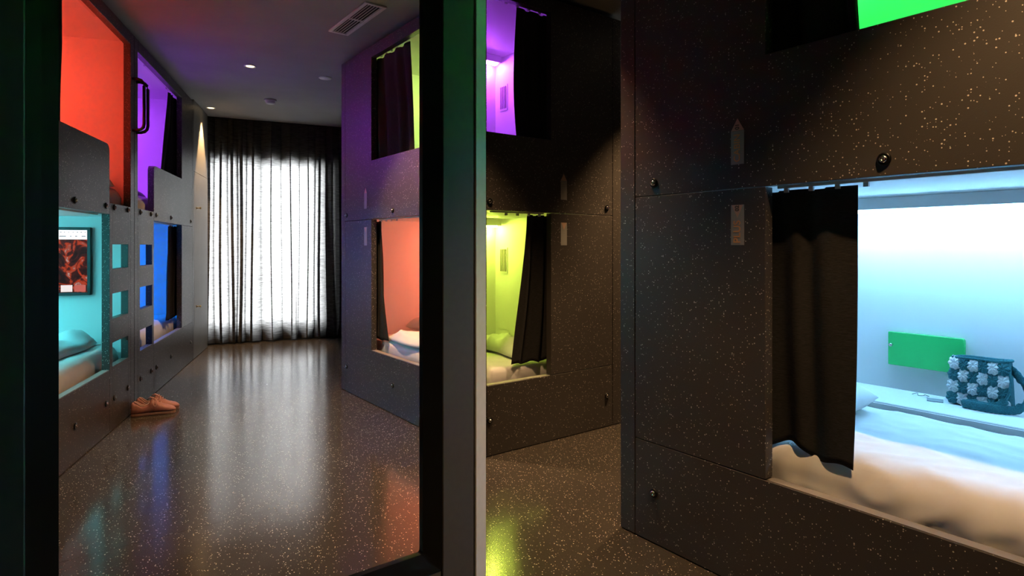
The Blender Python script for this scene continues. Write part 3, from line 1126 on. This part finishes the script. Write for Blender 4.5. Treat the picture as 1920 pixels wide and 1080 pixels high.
strap_pts = [(.02, .022, .176), (.07, .015, .172), (.112, .0, .150), (.140, -.010, .105), (.146, -.015, .065), (.128, -.030, .025), (.095, -.050, .018),
             (.06, -.066, .0175), (.01, -.074, .0175), (-.035, -.072, .0175)]
strap2 = [(-.040, -.068, .014), (-.01, -.062, .022), (.045, -.058, .022), (.080, -.052, .034), (.100, -.040, .070), (.104, -.028, .115), (.094, -.016, .150), (.088, .0, .172)]


def band(pts, wdt, th, name):
    path = catmull(pts, 9)
    m = MB()
    rings = []
    for i, p in enumerate(path):
        t = (path[min(i + 1, len(path) - 1)] - path[max(i - 1, 0)]).normalized()
        # band width stays roughly along y where it hangs, along z where it lies flat on its edge
        wv = Vector((0, 0, 1)) - t * t.z
        if wv.length < .5:
            wv = wv.lerp(Vector((.45, -.9, 0)) - t * t.dot(Vector((.45, -.9, 0))), 1 - wv.length)
        wv.normalize()
        nv = t.cross(wv).normalized()
        k = 1 + .07 * math.sin(i * 2.1)
        rings.append([m.bm.verts.new(p + wv * wdt / 2 * math.cos(a) * k + nv * th / 2 * math.sin(a) * k) for a in [2 * math.pi * q / 12 for q in range(12)]])
    for a, b in zip(rings, rings[1:]):
        for q in range(12):
            m.bm.faces.new((a[q], a[(q + 1) % 12], b[(q + 1) % 12], b[q]))
    m.bm.faces.new(rings[0][::-1])
    m.bm.faces.new(rings[-1])
    bmesh.ops.recalc_face_normals(m.bm, faces=m.bm.faces)
    return m.build(name, TEALY, bag, True)


band(strap_pts, .033, .010, 'strap')
band(strap2, .029, .009, 'strap')

# small things on the shelf
cd = MB().box(-.028, .028, -.024, .024, 0, .005, .002, 2).build('glass_card', PHONE)
cd.matrix_world = Matrix.Translation((-.945, 2.885, ZS + .0008)) @ Matrix.Rotation(math.radians(18), 4, 'Z')
tag(cd, 'small flat glassy card lying on the shelf left of the handbag', 'card')
wi = MB().tube(catmull([(-1.045, 2.93, ZS + .003), (-1.03, 2.945, ZS + .008), (-1.02, 2.925, ZS + .003), (-1.005, 2.94, ZS + .003), (-.995, 2.925, ZS + .010), (-.985, 2.94, ZS + .003)], 6), .0013, 6).build('earphone_wire', EDGE, None, True)
tag(wi, 'thin pale loose wire lying on the shelf under the green table', 'wire')

# ------------------------------------------------------------------ sneakers
SHOE_L = .275


def make_shoe(M4, label, mirror=1):
    root = empty('sneaker', M4)
    tag(root, label, 'shoe', 'pair of salmon pink sneakers')
    # stations along x (heel 0 -> toe 1): half width, sole z, top z
    st = [(0.0, .022, .018, .088), (.04, .030, .018, .100), (.12, .034, .018, .092), (.25, .034, .018, .070), (.36, .035, .018, .078), (.46, .038, .018, .112), (.55, .041, .018, .100), (.66, .045, .018, .076), (.78, .047, .018, .060), (.88, .044, .018, .052), (.95, .034, .019, .042), (1.0, .014, .020, .030)]

    def interp(q):
        for a, b in zip(st, st[1:]):
            if q <= b[0]:
                t = (q - a[0]) / (b[0] - a[0])
                t = t * t * (3 - 2 * t)
                return [a[i] + (b[i] - a[i]) * t for i in range(4)]
        return list(st[-1])

    def upper(u, v):
        q = v
        _, w, zb, zt = interp(q)
        a = u * 2 * math.pi
        ca, sa = math.cos(a), math.sin(a)
        x = SHOE_L * q
        y = w * math.copysign(abs(ca) ** .75, ca)
        zc = (zb + zt) / 2
        z = zc + (zt - zb) / 2 * math.copysign(abs(sa) ** .6, sa)
        if z > zb + (zt - zb) * .5:
            y *= 1 - .42 * ((z - zc) / ((zt - zb) / 2)) ** 2 * (1 if q < .75 else .5)
        bend = .010 * math.sin(q * math.pi) * mirror
        return (x, y + bend, z)
    m = MB()
    m.grid(upper, 32, 40, wrap=True)
    bmesh.ops.holes_fill(m.bm, edges=[e for e in m.bm.edges if e.is_boundary])
    # sink the foot opening
    for v in m.bm.verts:
        q = v.co.x / SHOE_L
        if .07 < q < .40 and v.co.z > .060 and abs(v.co.y - .010 * math.sin(q * math.pi) * mirror) < .0165:
            v.co.z -= .034
    m.build('upper', PINK, root, True)

    def sole_ring(off, z):
        pts = []
        for k in range(30):
            q = k / 29
            pts.append((SHOE_L * q, interp(q)[1] + off + .010 * math.sin(q * math.pi) * mirror, z))
        for k in range(29, -1, -1):
            q = k / 29
            pts.append((SHOE_L * q, -interp(q)[1] - off + .010 * math.sin(q * math.pi) * mirror, z))
        return pts
    m = MB()
    r0 = [m.bm.verts.new(p) for p in sole_ring(.001, .0)]
    r1 = [m.bm.verts.new(p) for p in sole_ring(.003, .007)]
    r2 = [m.bm.verts.new(p) for p in sole_ring(.002, .018)]
    n = len(r0)
    for a, b in ((r0, r1), (r1, r2)):
        for i in range(n):
            m.bm.faces.new((a[i], a[(i + 1) % n], b[(i + 1) % n], b[i]))
    m.bm.faces.new(r0[::-1])
    m.bm.faces.new(r2)
    bmesh.ops.recalc_face_normals(m.bm, faces=m.bm.faces)
    m.build('sole', SOLE, root)
    # padded collar, tongue, laces, heel tab
    col = []
    for k in range(24):
        a = 2 * math.pi * k / 24
        q = .235 + .165 * math.cos(a)
        _, w, zb, zt = interp(q)
        col.append((SHOE_L * q, .019 * math.sin(a) + .010 * math.sin(q * math.pi) * mirror, zt - .004 + .006 * (math.cos(a) < -.6)))
    m = MB().tube(col, .0048, 8, closed=True)
    m.build('collar', PINKL, root, True)
    MB().tube([(SHOE_L * .38, .010 * mirror, .112), (SHOE_L * .43, .010 * mirror, .120), (SHOE_L * .50, .010 * mirror, .110), (SHOE_L * .60, .010 * mirror, .088)], [.013, .016, .015, .010], 10, flat=.35).build('tongue', PINK, root, True)
    for k in range(5):
        q = .47 + k * .045
        z = interp(q)[3] + .0035
        y = .010 * math.sin(q * math.pi) * mirror
        MB().tube([(SHOE_L * q, y - .020, z - .012), (SHOE_L * (q + .01), y - .010, z), (SHOE_L * (q + .018), y + .004, z + .002), (SHOE_L * (q + .02), y + .020, z - .012)], .0024, 6).build('lace', PINKL, root, True)
    MB().tube(catmull([(SHOE_L * .5, .01, .110), (SHOE_L * .54, -.012, .116), (SHOE_L * .57, -.036, .094), (SHOE_L * .54, -.044, .064), (SHOE_L * .49, -.038, .084), (SHOE_L * .5, .006, .111)], 5), .0022, 6).build('lace_bow', PINKL, root, True)
    return root


make_shoe(Matrix.Translation((-5.02, .436, 0.001)) @ Matrix.Rotation(math.radians(80), 4, 'Z'), 'salmon pink sneaker on the floor, the nearer one of the pair', 1)
make_shoe(Matrix.Translation((-5.145, .480, 0.001)) @ Matrix.Rotation(math.radians(72), 4, 'Z'), 'salmon pink sneaker on the floor, the farther one of the pair', -1)
